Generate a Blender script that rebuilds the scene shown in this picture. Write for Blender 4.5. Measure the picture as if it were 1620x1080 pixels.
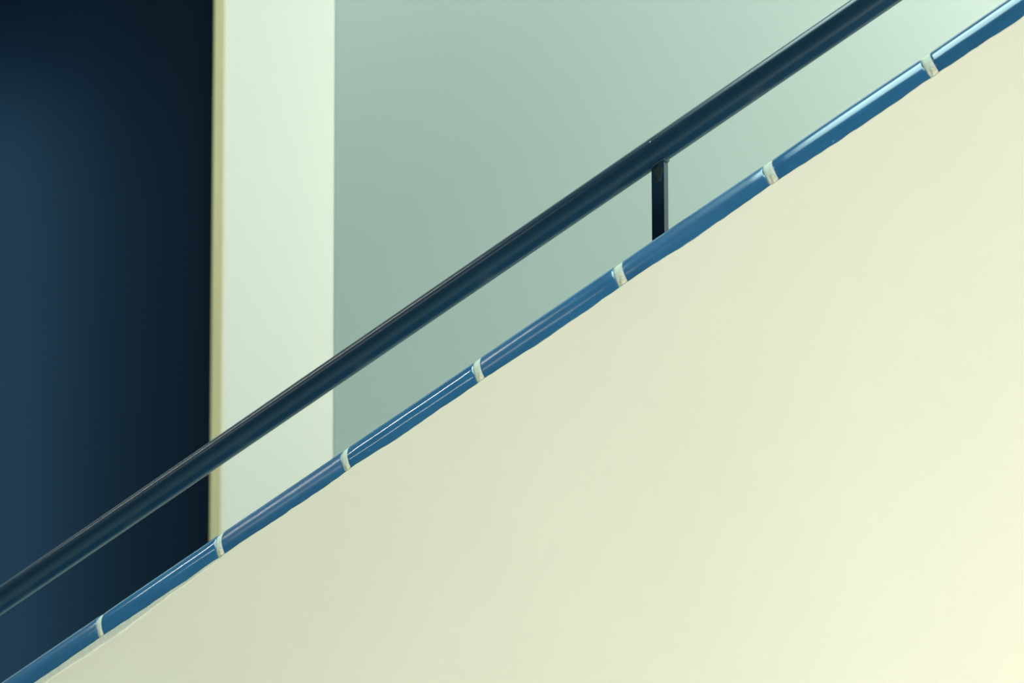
import bpy, bmesh, math, random
from mathutils import Vector, Matrix, noise

for o in list(bpy.data.objects):
    bpy.data.objects.remove(o, do_unlink=True)
SC = bpy.context.scene
COL = SC.collection
RAD = math.radians

# ------------------------------------------------------------------ camera
Z0 = 1.60                                  # height of the coping axis at the reference joint
yaw, pitch, roll = RAD(-25.585), RAD(4.359), RAD(-0.1315)
d = Vector((math.sin(yaw) * math.cos(pitch), math.cos(yaw) * math.cos(pitch), math.sin(pitch)))
r = d.cross(Vector((0, 0, 1))).normalized()
u = r.cross(d)
r2 = r * math.cos(roll) + u * math.sin(roll)
u2 = -r * math.sin(roll) + u * math.cos(roll)
cam = bpy.data.cameras.new('camera')
camo = bpy.data.objects.new('camera', cam)
COL.objects.link(camo)
M = Matrix((r2, u2, -d)).transposed().to_4x4()
M.translation = Vector((1.02352, -2.09880, -0.13392 + Z0))
camo.matrix_world = M
cam.sensor_width = 36.0
cam.lens = 3255.08 * 36.0 / 1620.0
cam.clip_start = 0.05
cam.dof.use_dof = True
cam.dof.focus_distance = 2.33
cam.dof.aperture_fstop = 7.0
SC.camera = camo

# ------------------------------------------------------------------ world, lights, exposure
vs = SC.view_settings
vs.view_transform = 'Standard'
vs.look = 'None'
vs.gamma = 1.0
vs.use_curve_mapping = False
vs.exposure = 0.0

W = bpy.data.worlds.new('world')
SC.world = W
W.use_nodes = True
bg = W.node_tree.nodes['Background']
bg.inputs['Color'].default_value = (0.60, 0.88, 1.0, 1)
bg.inputs['Strength'].default_value = 0.10


def area(name, loc, target, sx, sy, power, color, spread=180):
    l = bpy.data.lights.new(name, 'AREA')
    l.shape = 'RECTANGLE'
    l.size, l.size_y = sx, sy
    l.energy = power
    l.color = color
    l.spread = RAD(spread)
    o = bpy.data.objects.new(name, l)
    COL.objects.link(o)
    o.location = Vector(loc)
    dirv = (Vector(target) - Vector(loc)).normalized()
    o.rotation_euler = dirv.to_track_quat('-Z', 'Y').to_euler()
    return o


#LIGHTS
# skylight high over the flight
area('skylight', (-1.10, 0.37, Z0 + 4.0), (-1.10, 0.37, 0), 3.4, 2.76, 240, (0.70, 1.0, 0.95))
# window at the head of the stairs, on the right
area('stair_window', (1.18, 0.47, Z0 + 1.18), (0.1, 0.66, Z0 + 0.55), 0.65, 1.0, 27, (1.0, 0.97, 0.89))
# tall hall window on the right, beside the photographer
area('hall_window', (2.6, -2.2, Z0 - 1.15), (0.85, 0.0, Z0 - 0.65), 1.8, 0.8, 116, (1.0, 0.935, 0.85))
# two strip lights on the hall ceiling, to the left
area('strip_light', (-3.1, 0.10, Z0 + 1.75), (-3.1, 0.10, 0), 2.4, 0.16, 19, (1.0, 0.96, 0.82))
area('strip_light', (-3.1, -1.90, Z0 + 1.75), (-3.1, -1.90, 0), 2.4, 0.16, 13, (1.0, 0.96, 0.82))
# landing light that falls on the far wall
area('landing_window', (-0.6, 1.5, Z0 + 0.55), (-2.0, 2.5, Z0 + 0.3), 0.6, 2.4, 21, (0.96, 1.0, 0.86))
# added cool fill light, narrow beam brightening the left side of the door
area('door_fill', (-3.22, 2.0, Z0 - 0.25), (-2.80, 2.55, Z0 - 0.25), 0.3, 2.7, 12, (0.30, 0.70, 1.0), 70)
#ENDLIGHTS


# ------------------------------------------------------------------ helpers
def mat(name, color, rough=0.5, spec=0.5, coat=0.0, coat_rough=0.05):
    m = bpy.data.materials.new(name)
    m.use_nodes = True
    b = m.node_tree.nodes['Principled BSDF']
    b.inputs['Base Color'].default_value = (*color, 1)
    b.inputs['Roughness'].default_value = rough
    b.inputs['Specular IOR Level'].default_value = spec
    b.inputs['Coat Weight'].default_value = coat
    b.inputs['Coat Roughness'].default_value = coat_rough
    return m


def nd(m, typ, **kw):
    n = m.node_tree.nodes.new(typ)
    for k, v in kw.items():
        setattr(n, k, v)
    return n


def ln(m, a, b):
    m.node_tree.links.new(a, b)


def noise_tex(m, scale, detail=3, rough=0.5, vec_scale=None, rot=None, loc_in=None):
    tc = nd(m, 'ShaderNodeTexCoord')
    src = tc.outputs['Object']
    mp = nd(m, 'ShaderNodeMapping')
    if vec_scale:
        mp.inputs['Scale'].default_value = vec_scale
    if rot:
        mp.inputs['Rotation'].default_value = rot
    ln(m, src, mp.inputs['Vector'])
    if loc_in is not None:
        ln(m, loc_in, mp.inputs['Location'])
    n = nd(m, 'ShaderNodeTexNoise')
    n.inputs['Scale'].default_value = scale
    n.inputs['Detail'].default_value = detail
    n.inputs['Roughness'].default_value = rough
    ln(m, mp.outputs['Vector'], n.inputs['Vector'])
    return n.outputs['Fac']


def ramp(m, fac, stops):
    rp = nd(m, 'ShaderNodeValToRGB')
    el = rp.color_ramp.elements
    while len(el) < len(stops):
        el.new(0.5)
    for e, (p, c) in zip(el, stops):
        e.position = p
        e.color = (*c, 1) if len(c) == 3 else c
    ln(m, fac, rp.inputs['Fac'])
    return rp.outputs['Color']


def bump(m, fac, strength, dist, prev=None):
    b = nd(m, 'ShaderNodeBump')
    b.inputs['Strength'].default_value = strength
    b.inputs['Distance'].default_value = dist
    ln(m, fac, b.inputs['Height'])
    if prev is not None:
        ln(m, prev, b.inputs['Normal'])
    return b.outputs['Normal']


def bsdf(m):
    return m.node_tree.nodes['Principled BSDF']


def sc(c, k):
    return tuple(x * k for x in c)


# ------------------------------------------------------------------ materials
CREAM = (0.90, 0.88, 0.70)
m_cream = mat('cream_plaster', CREAM, 0.75, 0.25)
f1 = noise_tex(m_cream, 3.0, 4, 0.55)
ln(m_cream, ramp(m_cream, f1, [(0.3, sc(CREAM, 0.975)), (0.7, sc(CREAM, 1.01))]), bsdf(m_cream).inputs['Base Color'])
nb = bump(m_cream, noise_tex(m_cream, 38, 4, 0.55), 0.10, 0.004)
nb = bump(m_cream, noise_tex(m_cream, 7, 2, 0.5), 0.10, 0.012, nb)
ln(m_cream, nb, bsdf(m_cream).inputs['Normal'])

SAGE = (0.575, 0.642, 0.585)
m_sage = mat('sage_wall_paint', SAGE, 0.8, 0.2)
f1 = noise_tex(m_sage, 1.3, 3, 0.5)
ln(m_sage, ramp(m_sage, f1, [(0.3, sc(SAGE, 0.97)), (0.7, sc(SAGE, 1.02))]), bsdf(m_sage).inputs['Base Color'])
ln(m_sage, bump(m_sage, noise_tex(m_sage, 30, 3), 0.05, 0.004), bsdf(m_sage).inputs['Normal'])

WHITE = (0.71, 0.66, 0.575)
m_white = mat('white_wall_paint', WHITE, 0.8, 0.2)
ln(m_white, bump(m_white, noise_tex(m_white, 25, 3), 0.05, 0.004), bsdf(m_white).inputs['Normal'])

m_tan = mat('tan_door_casing', (0.52, 0.50, 0.27), 0.6, 0.3)
f1 = noise_tex(m_tan, 14, 3, 0.5, (1, 1, 0.08))
ln(m_tan, ramp(m_tan, f1, [(0.3, (0.45, 0.37, 0.20)), (0.7, (0.52, 0.43, 0.24))]), bsdf(m_tan).inputs['Base Color'])

NAVY = (0.0015, 0.0062, 0.0135)
m_navy = mat('navy_door_paint', NAVY, 0.55, 0.06)
f1 = noise_tex(m_navy, 5, 3, 0.5, (1, 1, 0.15))
ln(m_navy, ramp(m_navy, f1, [(0.3, sc(NAVY, 0.93)), (0.7, sc(NAVY, 1.07))]), bsdf(m_navy).inputs['Base Color'])

# cobalt glaze: slightly wavy, mottled, each tile a shade of its own
m_tile = mat('cobalt_glaze', (0.03, 0.16, 0.36), 0.16, 0.5, 0.30, 0.06)
oi = nd(m_tile, 'ShaderNodeObjectInfo')
cmb = nd(m_tile, 'ShaderNodeCombineXYZ')
mul = nd(m_tile, 'ShaderNodeMath', operation='MULTIPLY')
mul.inputs[1].default_value = 37.0
ln(m_tile, oi.outputs['Random'], mul.inputs[0])
for ax in ('X', 'Y', 'Z'):
    ln(m_tile, mul.outputs[0], cmb.inputs[ax])
offs = cmb.outputs[0]
BLUE = (0.028, 0.142, 0.290)
f1 = noise_tex(m_tile, 45, 5, 0.6, (0.35, 1, 1), None, offs)
c1 = ramp(m_tile, f1, [(0.25, sc(BLUE, 0.80)), (0.55, BLUE), (0.8, (0.034, 0.168, 0.335))])
hsv = nd(m_tile, 'ShaderNodeHueSaturation')
mr = nd(m_tile, 'ShaderNodeMapRange')
mr.inputs['To Min'].default_value = 0.9
mr.inputs['To Max'].default_value = 1.1
ln(m_tile, oi.outputs['Random'], mr.inputs['Value'])
ln(m_tile, mr.outputs[0], hsv.inputs['Value'])
ln(m_tile, c1, hsv.inputs['Color'])
# pale pin-holes and scuffs in the glaze
f2 = noise_tex(m_tile, 260, 2, 0.5, (0.5, 1, 1), None, offs)
k2 = ramp(m_tile, f2, [(0.0, (0, 0, 0)), (0.765, (0, 0, 0)), (0.80, (1, 1, 1)), (1.0, (1, 1, 1))])
mx = nd(m_tile, 'ShaderNodeMix', data_type='RGBA')
ln(m_tile, k2, mx.inputs['Factor'])
ln(m_tile, hsv.outputs['Color'], mx.inputs[6])
mx.inputs[7].default_value = (0.22, 0.42, 0.56, 1)
ln(m_tile, mx.outputs[2], bsdf(m_tile).inputs['Base Color'])
f3 = noise_tex(m_tile, 18, 3, 0.5, (0.6, 1, 1), None, offs)
at = nd(m_tile, 'ShaderNodeAttribute', attribute_type='OBJECT', attribute_name='glaze_roughness')
ma = nd(m_tile, 'ShaderNodeMath', operation='MULTIPLY_ADD')
ma.inputs[1].default_value = 0.12
ma.inputs[2].default_value = -0.06
ln(m_tile, f3, ma.inputs[0])
mb = nd(m_tile, 'ShaderNodeMath', operation='ADD')
ln(m_tile, ma.outputs[0], mb.inputs[0])
ln(m_tile, at.outputs['Fac'], mb.inputs[1])
ln(m_tile, mb.outputs[0], bsdf(m_tile).inputs['Roughness'])
ln(m_tile, mb.outputs[0], bsdf(m_tile).inputs['Coat Roughness'])
nb = bump(m_tile, noise_tex(m_tile, 26, 2, 0.5, (0.22, 1, 1), None, offs), 0.22, 0.004)
nb = bump(m_tile, noise_tex(m_tile, 200, 2, 0.5, (0.4, 1, 1), None, offs), 0.04, 0.0006, nb)
ln(m_tile, nb, bsdf(m_tile).inputs['Normal'])
ln(m_tile, nb, bsdf(m_tile).inputs['Coat Normal'])

GROUT = (0.74, 0.75, 0.62)
m_grout = mat('pale_grout', GROUT, 0.85, 0.2)
f1 = noise_tex(m_grout, 150, 4, 0.6)
ln(m_grout, ramp(m_grout, f1, [(0.3, sc(GROUT, 0.86)), (0.6, GROUT)]), bsdf(m_grout).inputs['Base Color'])
ln(m_grout, bump(m_grout, noise_tex(m_grout, 400, 3), 0.25, 0.001), bsdf(m_grout).inputs['Normal'])
m_dirt = mat('stained_mortar', (0.62, 0.57, 0.36), 0.9, 0.2)
f1 = noise_tex(m_dirt, 160, 4, 0.6)
ln(m_dirt, ramp(m_dirt, f1, [(0.3, (0.58, 0.54, 0.36)), (0.6, (0.76, 0.76, 0.60))]), bsdf(m_dirt).inputs['Base Color'])

RAILC = (0.007, 0.030, 0.054)
m_rail = mat('dark_blue_gloss_paint', RAILC, 0.24, 0.36, 0.08, 0.12)
f1 = noise_tex(m_rail, 9, 4, 0.55, (0.3, 1, 1))
ln(m_rail, ramp(m_rail, f1, [(0.3, sc(RAILC, 0.85)), (0.7, sc(RAILC, 1.15))]), bsdf(m_rail).inputs['Base Color'])
nb = bump(m_rail, noise_tex(m_rail, 22, 3, 0.5, (0.15, 1, 1)), 0.05, 0.002)
ln(m_rail, nb, bsdf(m_rail).inputs['Normal'])
ln(m_rail, nb, bsdf(m_rail).inputs['Coat Normal'])
m_wear = mat('worn_paint', (0.014, 0.027, 0.032), 0.6, 0.3)
m_step = mat('stone_steps', (0.46, 0.58, 0.60), 0.6, 0.3)
f1 = noise_tex(m_step, 12, 4)
ln(m_step, ramp(m_step, f1, [(0.3, (0.43, 0.54, 0.56)), (0.7, (0.49, 0.61, 0.63))]), bsdf(m_step).inputs['Base Color'])


# ------------------------------------------------------------------ mesh helpers
def obj(name, bm, m, parent=None, smooth=False, matrix=None, mesh=None):
    if mesh is None:
        mesh = bpy.data.meshes.new(name)
        bm.normal_update()
        bm.to_mesh(mesh)
        bm.free()
        if m:
            mesh.materials.append(m)
        if smooth:
            for p in mesh.polygons:
                p.use_smooth = True
    o = bpy.data.objects.new(name, mesh)
    COL.objects.link(o)
    if parent:
        o.parent = parent
    if matrix is not None:
        o.matrix_local = matrix
    return o


def box(bm, x0, x1, y0, y1, z0, z1):
    v = [bm.verts.new((x, y, z)) for x in (x0, x1) for y in (y0, y1) for z in (z0, z1)]
    for f in ((0, 1, 3, 2), (4, 6, 7, 5), (0, 4, 5, 1), (2, 3, 7, 6), (0, 2, 6, 4), (1, 5, 7, 3)):
        bm.faces.new([v[i] for i in f])
    bmesh.ops.recalc_face_normals(bm, faces=bm.faces)
    return v


def struct(name, bm, m, label, cat):
    o = obj(name, bm, m)
    o['kind'] = 'structure'
    o['label'] = label
    o['category'] = cat
    return o


def boxes(*bs):
    bm = bmesh.new()
    for b in bs:
        box(bm, *b)
    return bm


# ------------------------------------------------------------------ frames along the slope
SIG = RAD(29.973)
A = Vector((math.cos(SIG), 0, math.sin(SIG)))
U = Vector((-math.sin(SIG), 0, math.cos(SIG)))
O = Vector((0, 0, Z0))
R = 0.03181                                 # bullnose radius of the coping tile
L = 0.2                                     # joint to joint
THICK = 0.165                               # coping depth, front to back


def slope_matrix(s, tilt=0.0, twist=0.0, lift=0.0):
    m = Matrix((A, Vector((0, 1, 0)), U)).transposed().to_4x4()
    m.translation = O + A * s + U * lift
    return m @ Matrix.Rotation(tilt, 4, 'Y') @ Matrix.Rotation(twist, 4, 'X')


# ------------------------------------------------------------------ the hall: floor and walls behind the stairs
YG, YF = 1.0, 2.5                           # sage wall along the stairs; white wall across the landing
XG = -0.810                                 # free end of the sage wall
struct('floor', boxes((-7, 6, -6, 4, -0.1, 0.0)), m_step, 'pale stone floor of the stair hall', 'floor')

bm = bmesh.new()
box(bm, XG, 4.0, YG, YG + 0.22, 0.0, Z0 + 1.7)
bmesh.ops.bevel(bm, geom=[e for e in bm.edges if abs(e.verts[0].co.x - XG) < 1e-5 and abs(e.verts[1].co.x - XG) < 1e-5
                          and abs(e.verts[0].co.z - e.verts[1].co.z) > 1], offset=0.006, segments=3, affect='EDGES')
struct('wall_stair', bm, m_sage, 'grey-green painted wall rising behind the stair handrail', 'wall')

DX1 = -2.058                                # right edge of the door opening in the far wall
DX0 = DX1 - 0.95
DH = 3.1
struct('wall_far', boxes((DX1, 4.0, YF, YF + 0.2, 0, 5.2), (-6.5, DX0, YF, YF + 0.2, 0, 5.2), (DX0, DX1, YF, YF + 0.2, DH, 5.2)),
       m_white, 'bright white wall strip between the dark door and the grey-green wall', 'wall')

bm = boxes((DX1 - 0.004, DX1 + 0.022, YF - 0.010, YF + 0.14, 0, DH - 0.004),
           (DX0 - 0.022, DX0 + 0.004, YF - 0.010, YF + 0.14, 0, DH - 0.004),
           (DX0 - 0.022, DX1 + 0.022, YF - 0.010, YF + 0.14, DH - 0.004, DH + 0.022))
struct('trim_1', bm, m_tan, 'thin tan casing strip along the edge of the dark navy door', 'door casing')

bm = boxes((DX0 + 0.005, DX1 - 0.005, YF + 0.05, YF + 0.09, 0.005, DH - 0.005))
door = struct('door_1', bm, m_navy, 'tall dark navy blue door at the left', 'door')

# steps of the flight, hidden behind the parapet
TR, RI = 0.289, 0.1667
for i in range(14):
    x0 = -1.75 + i * TR
    o = obj('stair_step', boxes((x0, x0 + TR + 0.02, THICK - R + 0.006, YG - 0.002, 0.0 if i == 0 else i * RI - 0.05, (i + 1) * RI)), m_step)
    o['kind'] = 'structure'
    o['label'] = 'pale stone stair step hidden behind the cream parapet wall'
    o['category'] = 'step'
    o['group'] = 'steps of the stair flight'

# ------------------------------------------------------------------ the parapet wall with its coping of tiles
S0, S1 = -1.75, 2.35


def lap(s):
    """how far the hand-trowelled plaster climbs over the foot of the tiles"""
    ph = (s / L) % 1.0
    sag = math.sin(math.pi * ph)
    return 0.0008 - 0.0012 * sag ** 1.5 + 0.0010 * noise.noise(Vector((s * 19, 3.1, 0))) + 0.0007 * noise.noise(Vector((s * 75, 1.7, 0)))


bm = bmesh.new()
N = 820
rows = []
for i in range(N + 1):
    s = S0 + (S1 - S0) * i / N
    w = lap(s)
    base = O + A * s
    x = base.x
    yf, yb = -R - 0.0009, THICK - R
    def P(y, v):
        return (x, y, base.z + v / math.cos(SIG))
    rows.append([bm.verts.new(c) for c in (
        (x, yf, 0.0), P(yf, -0.5), P(yf, -0.12), P(yf, -0.03), P(yf, w - 0.0012), P(yf + 0.0005, w - 0.0002), P(-R + 0.0012, w), P(-R + 0.0012, -0.003),
        P(yb, -0.003), (x, yb, 0.0))])
for a, b in zip(rows, rows[1:]):
    n = len(a)
    for j in range(n):
        k = (j + 1) % n
        bm.faces.new((a[j], a[k], b[k], b[j]))
bm.faces.new(list(reversed(rows[0])))
bm.faces.new(rows[-1])
bmesh.ops.recalc_face_normals(bm, faces=bm.faces)
wall = struct('wall_parapet', bm, m_cream, 'cream plastered sloping stair wall topped with blue glazed tiles', 'wall')


def profile(rad):
    """coping section: foot, front bullnose, flat top, back bullnose, foot; (y, v)"""
    pts = []
    n = 14
    for i in range(n + 1):
        t = RAD(90 - 90 * i / n)
        pts.append((-rad * math.sin(t), rad * math.cos(t)))
    for i in range(n + 1):
        t = RAD(90 * i / n)
        pts.append((THICK - 2 * R + rad * math.sin(t), rad * math.cos(t)))
    return pts


def sweep(bm, stations, foot=-0.002):
    """stations: list of (s, inset, wobble) -> closed solid"""
    rings = []
    for s, ins, wob in stations:
        ring = []
        pr = profile(R - ins)
        pr = [(pr[0][0], foot)] + pr + [(pr[-1][0], foot)]
        for j, (y, v) in enumerate(pr):
            ring.append(bm.verts.new((s + wob * noise.noise(Vector((y * 140, v * 140, wob * 900 + s * 5))), y, v)))
        rings.append(ring)
    n = len(rings[0])
    for a, b in zip(rings, rings[1:]):
        for j in range(n):
            k = (j + 1) % n
            bm.faces.new((a[j], b[j], b[k], a[k]))
    bm.faces.new(rings[0])
    bm.faces.new(list(reversed(rings[-1])))
    bmesh.ops.recalc_face_normals(bm, faces=bm.faces)
    return bm


# joints: offset along the slope and width of the grout on the left of each tile
JO = {-3: -0.0002, -2: 0.0008, -1: 0.0, 0: -0.0009, 1: 0.0004, 2: 0.0006, 3: -0.0004}
JW = {-3: 0.0065, -2: 0.0085, -1: 0.0072, 0: 0.0088, 1: 0.0105, 2: 0.0102, 3: 0.0092}
GL = {-4: 0.26, -3: 0.10, -2: 0.25, -1: 0.08, 0: 0.20, 1: 0.24, 2: 0.15, 3: 0.13}
RAG = {1: 0.0006, 2: 0.0020, 3: 0.0017}
rnd = random.Random(5)
for i in range(-8, 10):
    s = i * L + JO.get(i, 0.0)
    e = (i + 1) * L + JO.get(i + 1, 0.0) - JW.get(i + 1, 0.008)
    ln_t = e - s
    bm = bmesh.new()
    rag = RAG.get(i + 1, 0.0004)
    st = [(0.0, 0.0022, 0), (0.0006, 0.0010, 0), (0.0016, 0.0002, 0), (0.003, 0, 0)]
    bow = rnd.uniform(-0.0003, 0.0005)
    for q in range(1, 10):
        t = q / 10
        st.append((ln_t * t, -bow * math.sin(math.pi * t), 0))
    st += [(ln_t - 0.003, 0, 0), (ln_t - 0.0016, 0.0002, rag * 0.6), (ln_t - 0.0006, 0.0010, rag), (ln_t, 0.0022, rag)]
    sweep(bm, st)
    o = obj('coping_tile', bm, m_tile, wall, smooth=True,
            matrix=slope_matrix(s, RAD(rnd.uniform(-0.12, 0.12)), RAD(rnd.uniform(-1.2, 1.2))))
    o['glaze_roughness'] = GL.get(i, 0.2)
    # grout between this tile and the next
    w = JW.get(i + 1, 0.008)
    bm = bmesh.new()
    sweep(bm, [(-0.001, 0.0009, 0), (w * 0.25, 0.0006, 0.0003), (w * 0.5, 0.0007, 0.0003), (w * 0.75, 0.0006, 0.0003), (w + 0.001, 0.0009, 0)], -0.0025)
    g = obj('grout_joint', bm, m_grout, wall, smooth=True, matrix=slope_matrix(e))
    # a stained dab of mortar at the foot of the joint
    bm = bmesh.new()
    bmesh.ops.create_icosphere(bm, subdivisions=3, radius=1.0)
    for v in bm.verts:
        k = 1 + 0.6 * noise.noise(v.co * 2.1 + Vector((i * 3.3, 0, 0)))
        v.co = Vector((v.co.x * w * 0.34 * k, v.co.y * 0.0009 * k, v.co.z * 0.0048 * k))
    obj('mortar_dab', bm, m_dirt, wall, smooth=True,
        matrix=slope_matrix(e + w * 0.62) @ Matrix.Translation((0, -R + 0.0008, 0.0040)))

# mortar smeared along the foot of the lower tiles
bm = bmesh.new()
NS = 260
prev = None
for i in range(NS + 1):
    s = -0.98 + 0.62 * i / NS
    fade = min(1.0, (i + 1) / 12, (NS - i + 1) / 90)
    top = lap(s) - 0.0004
    h = (0.0100 + 0.0030 * noise.noise(Vector((s * 16, 7.7, 0))) + 0.0012 * noise.noise(Vector((s * 90, 2.2, 0)))) * fade
    pr = (0.0010 + 0.0008 * noise.noise(Vector((s * 40, 9.2, 0)))) * fade
    yf = -R - 0.0009
    x = (O + A * s).x
    z = (O + A * s).z
    c = [(yf + 0.0008, top), (yf - pr * 0.6, top - 0.0006), (yf - pr * 0.7, top - h * 0.55), (yf - pr * 1.5, top - h * 0.82), (yf + 0.0008, top - h)]
    ring = [bm.verts.new((x, y, z + v / math.cos(SIG))) for y, v in c]
    if prev:
        for j in range(5):
            k = (j + 1) % 5
            bm.faces.new((prev[j], prev[k], ring[k], ring[j]))
    else:
        bm.faces.new(list(reversed(ring)))
    prev = ring
bm.faces.new(prev)
bmesh.ops.recalc_face_normals(bm, faces=bm.faces)
obj('mortar_smear', bm, m_grout, wall, smooth=True)

# ------------------------------------------------------------------ the handrail
RS = RAD(29.548)
YR, ZR, RR = 0.05, 0.15729 + Z0, 0.01616
RA = Vector((math.cos(RS), 0, math.sin(RS)))
hr = bpy.data.objects.new('handrail', None)
COL.objects.link(hr)
hr['label'] = 'dark blue round metal handrail on a square post above the tiled wall'
hr['category'] = 'handrail'
rail_m = Matrix((RA, Vector((0, 1, 0)), Vector((-RA.z, 0, RA.x)))).transposed().to_4x4()
rail_m.translation = Vector((0, YR, ZR))

bm = bmesh.new()
SEG = 48
st = [(-1.60, 0.6), (-1.594, 0.9), (-1.585, 1.0)] + [(-1.5 + 0.05 * k, 1.0) for k in range(0, 73)] + [(2.185, 1.0), (2.194, 0.9), (2.20, 0.6)]
rings = [[bm.verts.new((s, k * RR * math.cos(2 * math.pi * j / SEG), k * RR * math.sin(2 * math.pi * j / SEG))) for j in range(SEG)] for s, k in st]
for a, b in zip(rings, rings[1:]):
    for j in range(SEG):
        bm.faces.new((a[j], a[(j + 1) % SEG], b[(j + 1) % SEG], b[j]))
bm.faces.new(rings[0])
bm.faces.new(rings[-1])
bmesh.ops.recalc_face_normals(bm, faces=bm.faces)
tube = obj('rail_tube', bm, m_rail, hr, smooth=True, matrix=rail_m)

# a fleck of chipped paint on the tube
bm = bmesh.new()
bmesh.ops.create_icosphere(bm, subdivisions=2, radius=1.0)
for v in bm.verts:
    v.co = Vector((v.co.x * 0.0011, v.co.y * 0.0004, v.co.z * 0.0007)) * (1 + 0.3 * noise.noise(v.co * 2))
m_chip = mat('chipped_paint', (0.45, 0.55, 0.55), 0.5, 0.3)
obj('paint_chip', bm, m_chip, tube, matrix=Matrix.Translation((0.205, -RR * 0.86, RR * 0.51)))

PW = 0.0150
XP = 0.1802


def square_post(px, name='post'):
    zt = ZR + (px / RA.x) * RA.z
    zb = Z0 + px * math.tan(SIG) + R / math.cos(SIG)
    bm = bmesh.new()
    h = PW / 2
    box(bm, px - h, px + h, YR - h, YR + h, zb - 0.004, zt - 0.002)
    bmesh.ops.bevel(bm, geom=[e for e in bm.edges if abs(e.verts[0].co.z - e.verts[1].co.z) > 0.02], offset=0.0011, segments=2, affect='EDGES')
    p = obj(name, bm, m_rail, hr)
    # weld bead round the head of the post, where it meets the tube
    bm = bmesh.new()
    n = 72
    ring_prev = None
    first = None
    for i in range(n):
        t = 2 * math.pi * i / n
        c, s_ = math.cos(t), math.sin(t)
        k = 1.0 / max(abs(c), abs(s_)) ** 0.9
        lx, ly = h * c * k * 1.02, h * s_ * k * 1.02
        dy = min(abs(ly), RR * 0.98)
        drop = math.sqrt(RR * RR - dy * dy) / RA.x
        zz = zt + lx * RA.z / RA.x - drop
        br = 0.0017 * (1 + 0.35 * noise.noise(Vector((i * 0.55, px, 0))))
        out = Vector((c, s_, 0))
        up = Vector((0, 0, 1))
        ring = [bm.verts.new(Vector((px + lx, YR + ly, zz)) + (out * math.cos(a) * 1.0 + up * math.sin(a) * 1.35) * br)
                for a in [2 * math.pi * q / 8 for q in range(8)]]
        if ring_prev:
            for q in range(8):
                bm.faces.new((ring_prev[q], ring_prev[(q + 1) % 8], ring[(q + 1) % 8], ring[q]))
        else:
            first = ring
        ring_prev = ring
    for q in range(8):
        bm.faces.new((ring_prev[q], ring_prev[(q + 1) % 8], first[(q + 1) % 8], first[q]))
    bmesh.ops.recalc_face_normals(bm, faces=bm.faces)
    obj('weld_bead', bm, m_rail, p, smooth=True)
    # fixing plate on the coping
    bm = bmesh.new()
    box(bm, -0.03, 0.03, -0.025, 0.025, -0.001, 0.004)
    bmesh.ops.bevel(bm, geom=list(bm.edges), offset=0.001, segments=1, affect='EDGES')
    mm = slope_matrix(px / math.cos(SIG), lift=R)
    mm.translation = Vector((px, YR, zb))
    obj('base_plate', bm, m_rail, p, matrix=mm)
    return p


post = square_post(XP)
square_post(XP - 1.45)
square_post(XP + 1.45)
# worn patch where the paint has rubbed off the head of the post
bm = bmesh.new()
bmesh.ops.create_icosphere(bm, subdivisions=3, radius=1.0)
for v in bm.verts:
    v.co = Vector((v.co.x * 0.0052, v.co.y * 0.0005, v.co.z * 0.0105)) * (1 + 0.55 * noise.noise(v.co * 1.6 + Vector((4, 1, 2))))
zt = ZR + (XP / RA.x) * RA.z
obj('worn_patch', bm, m_wear, post, smooth=True, matrix=Matrix.Translation((XP + 0.001, YR - PW / 2 - 0.0001, zt - 0.0285)))
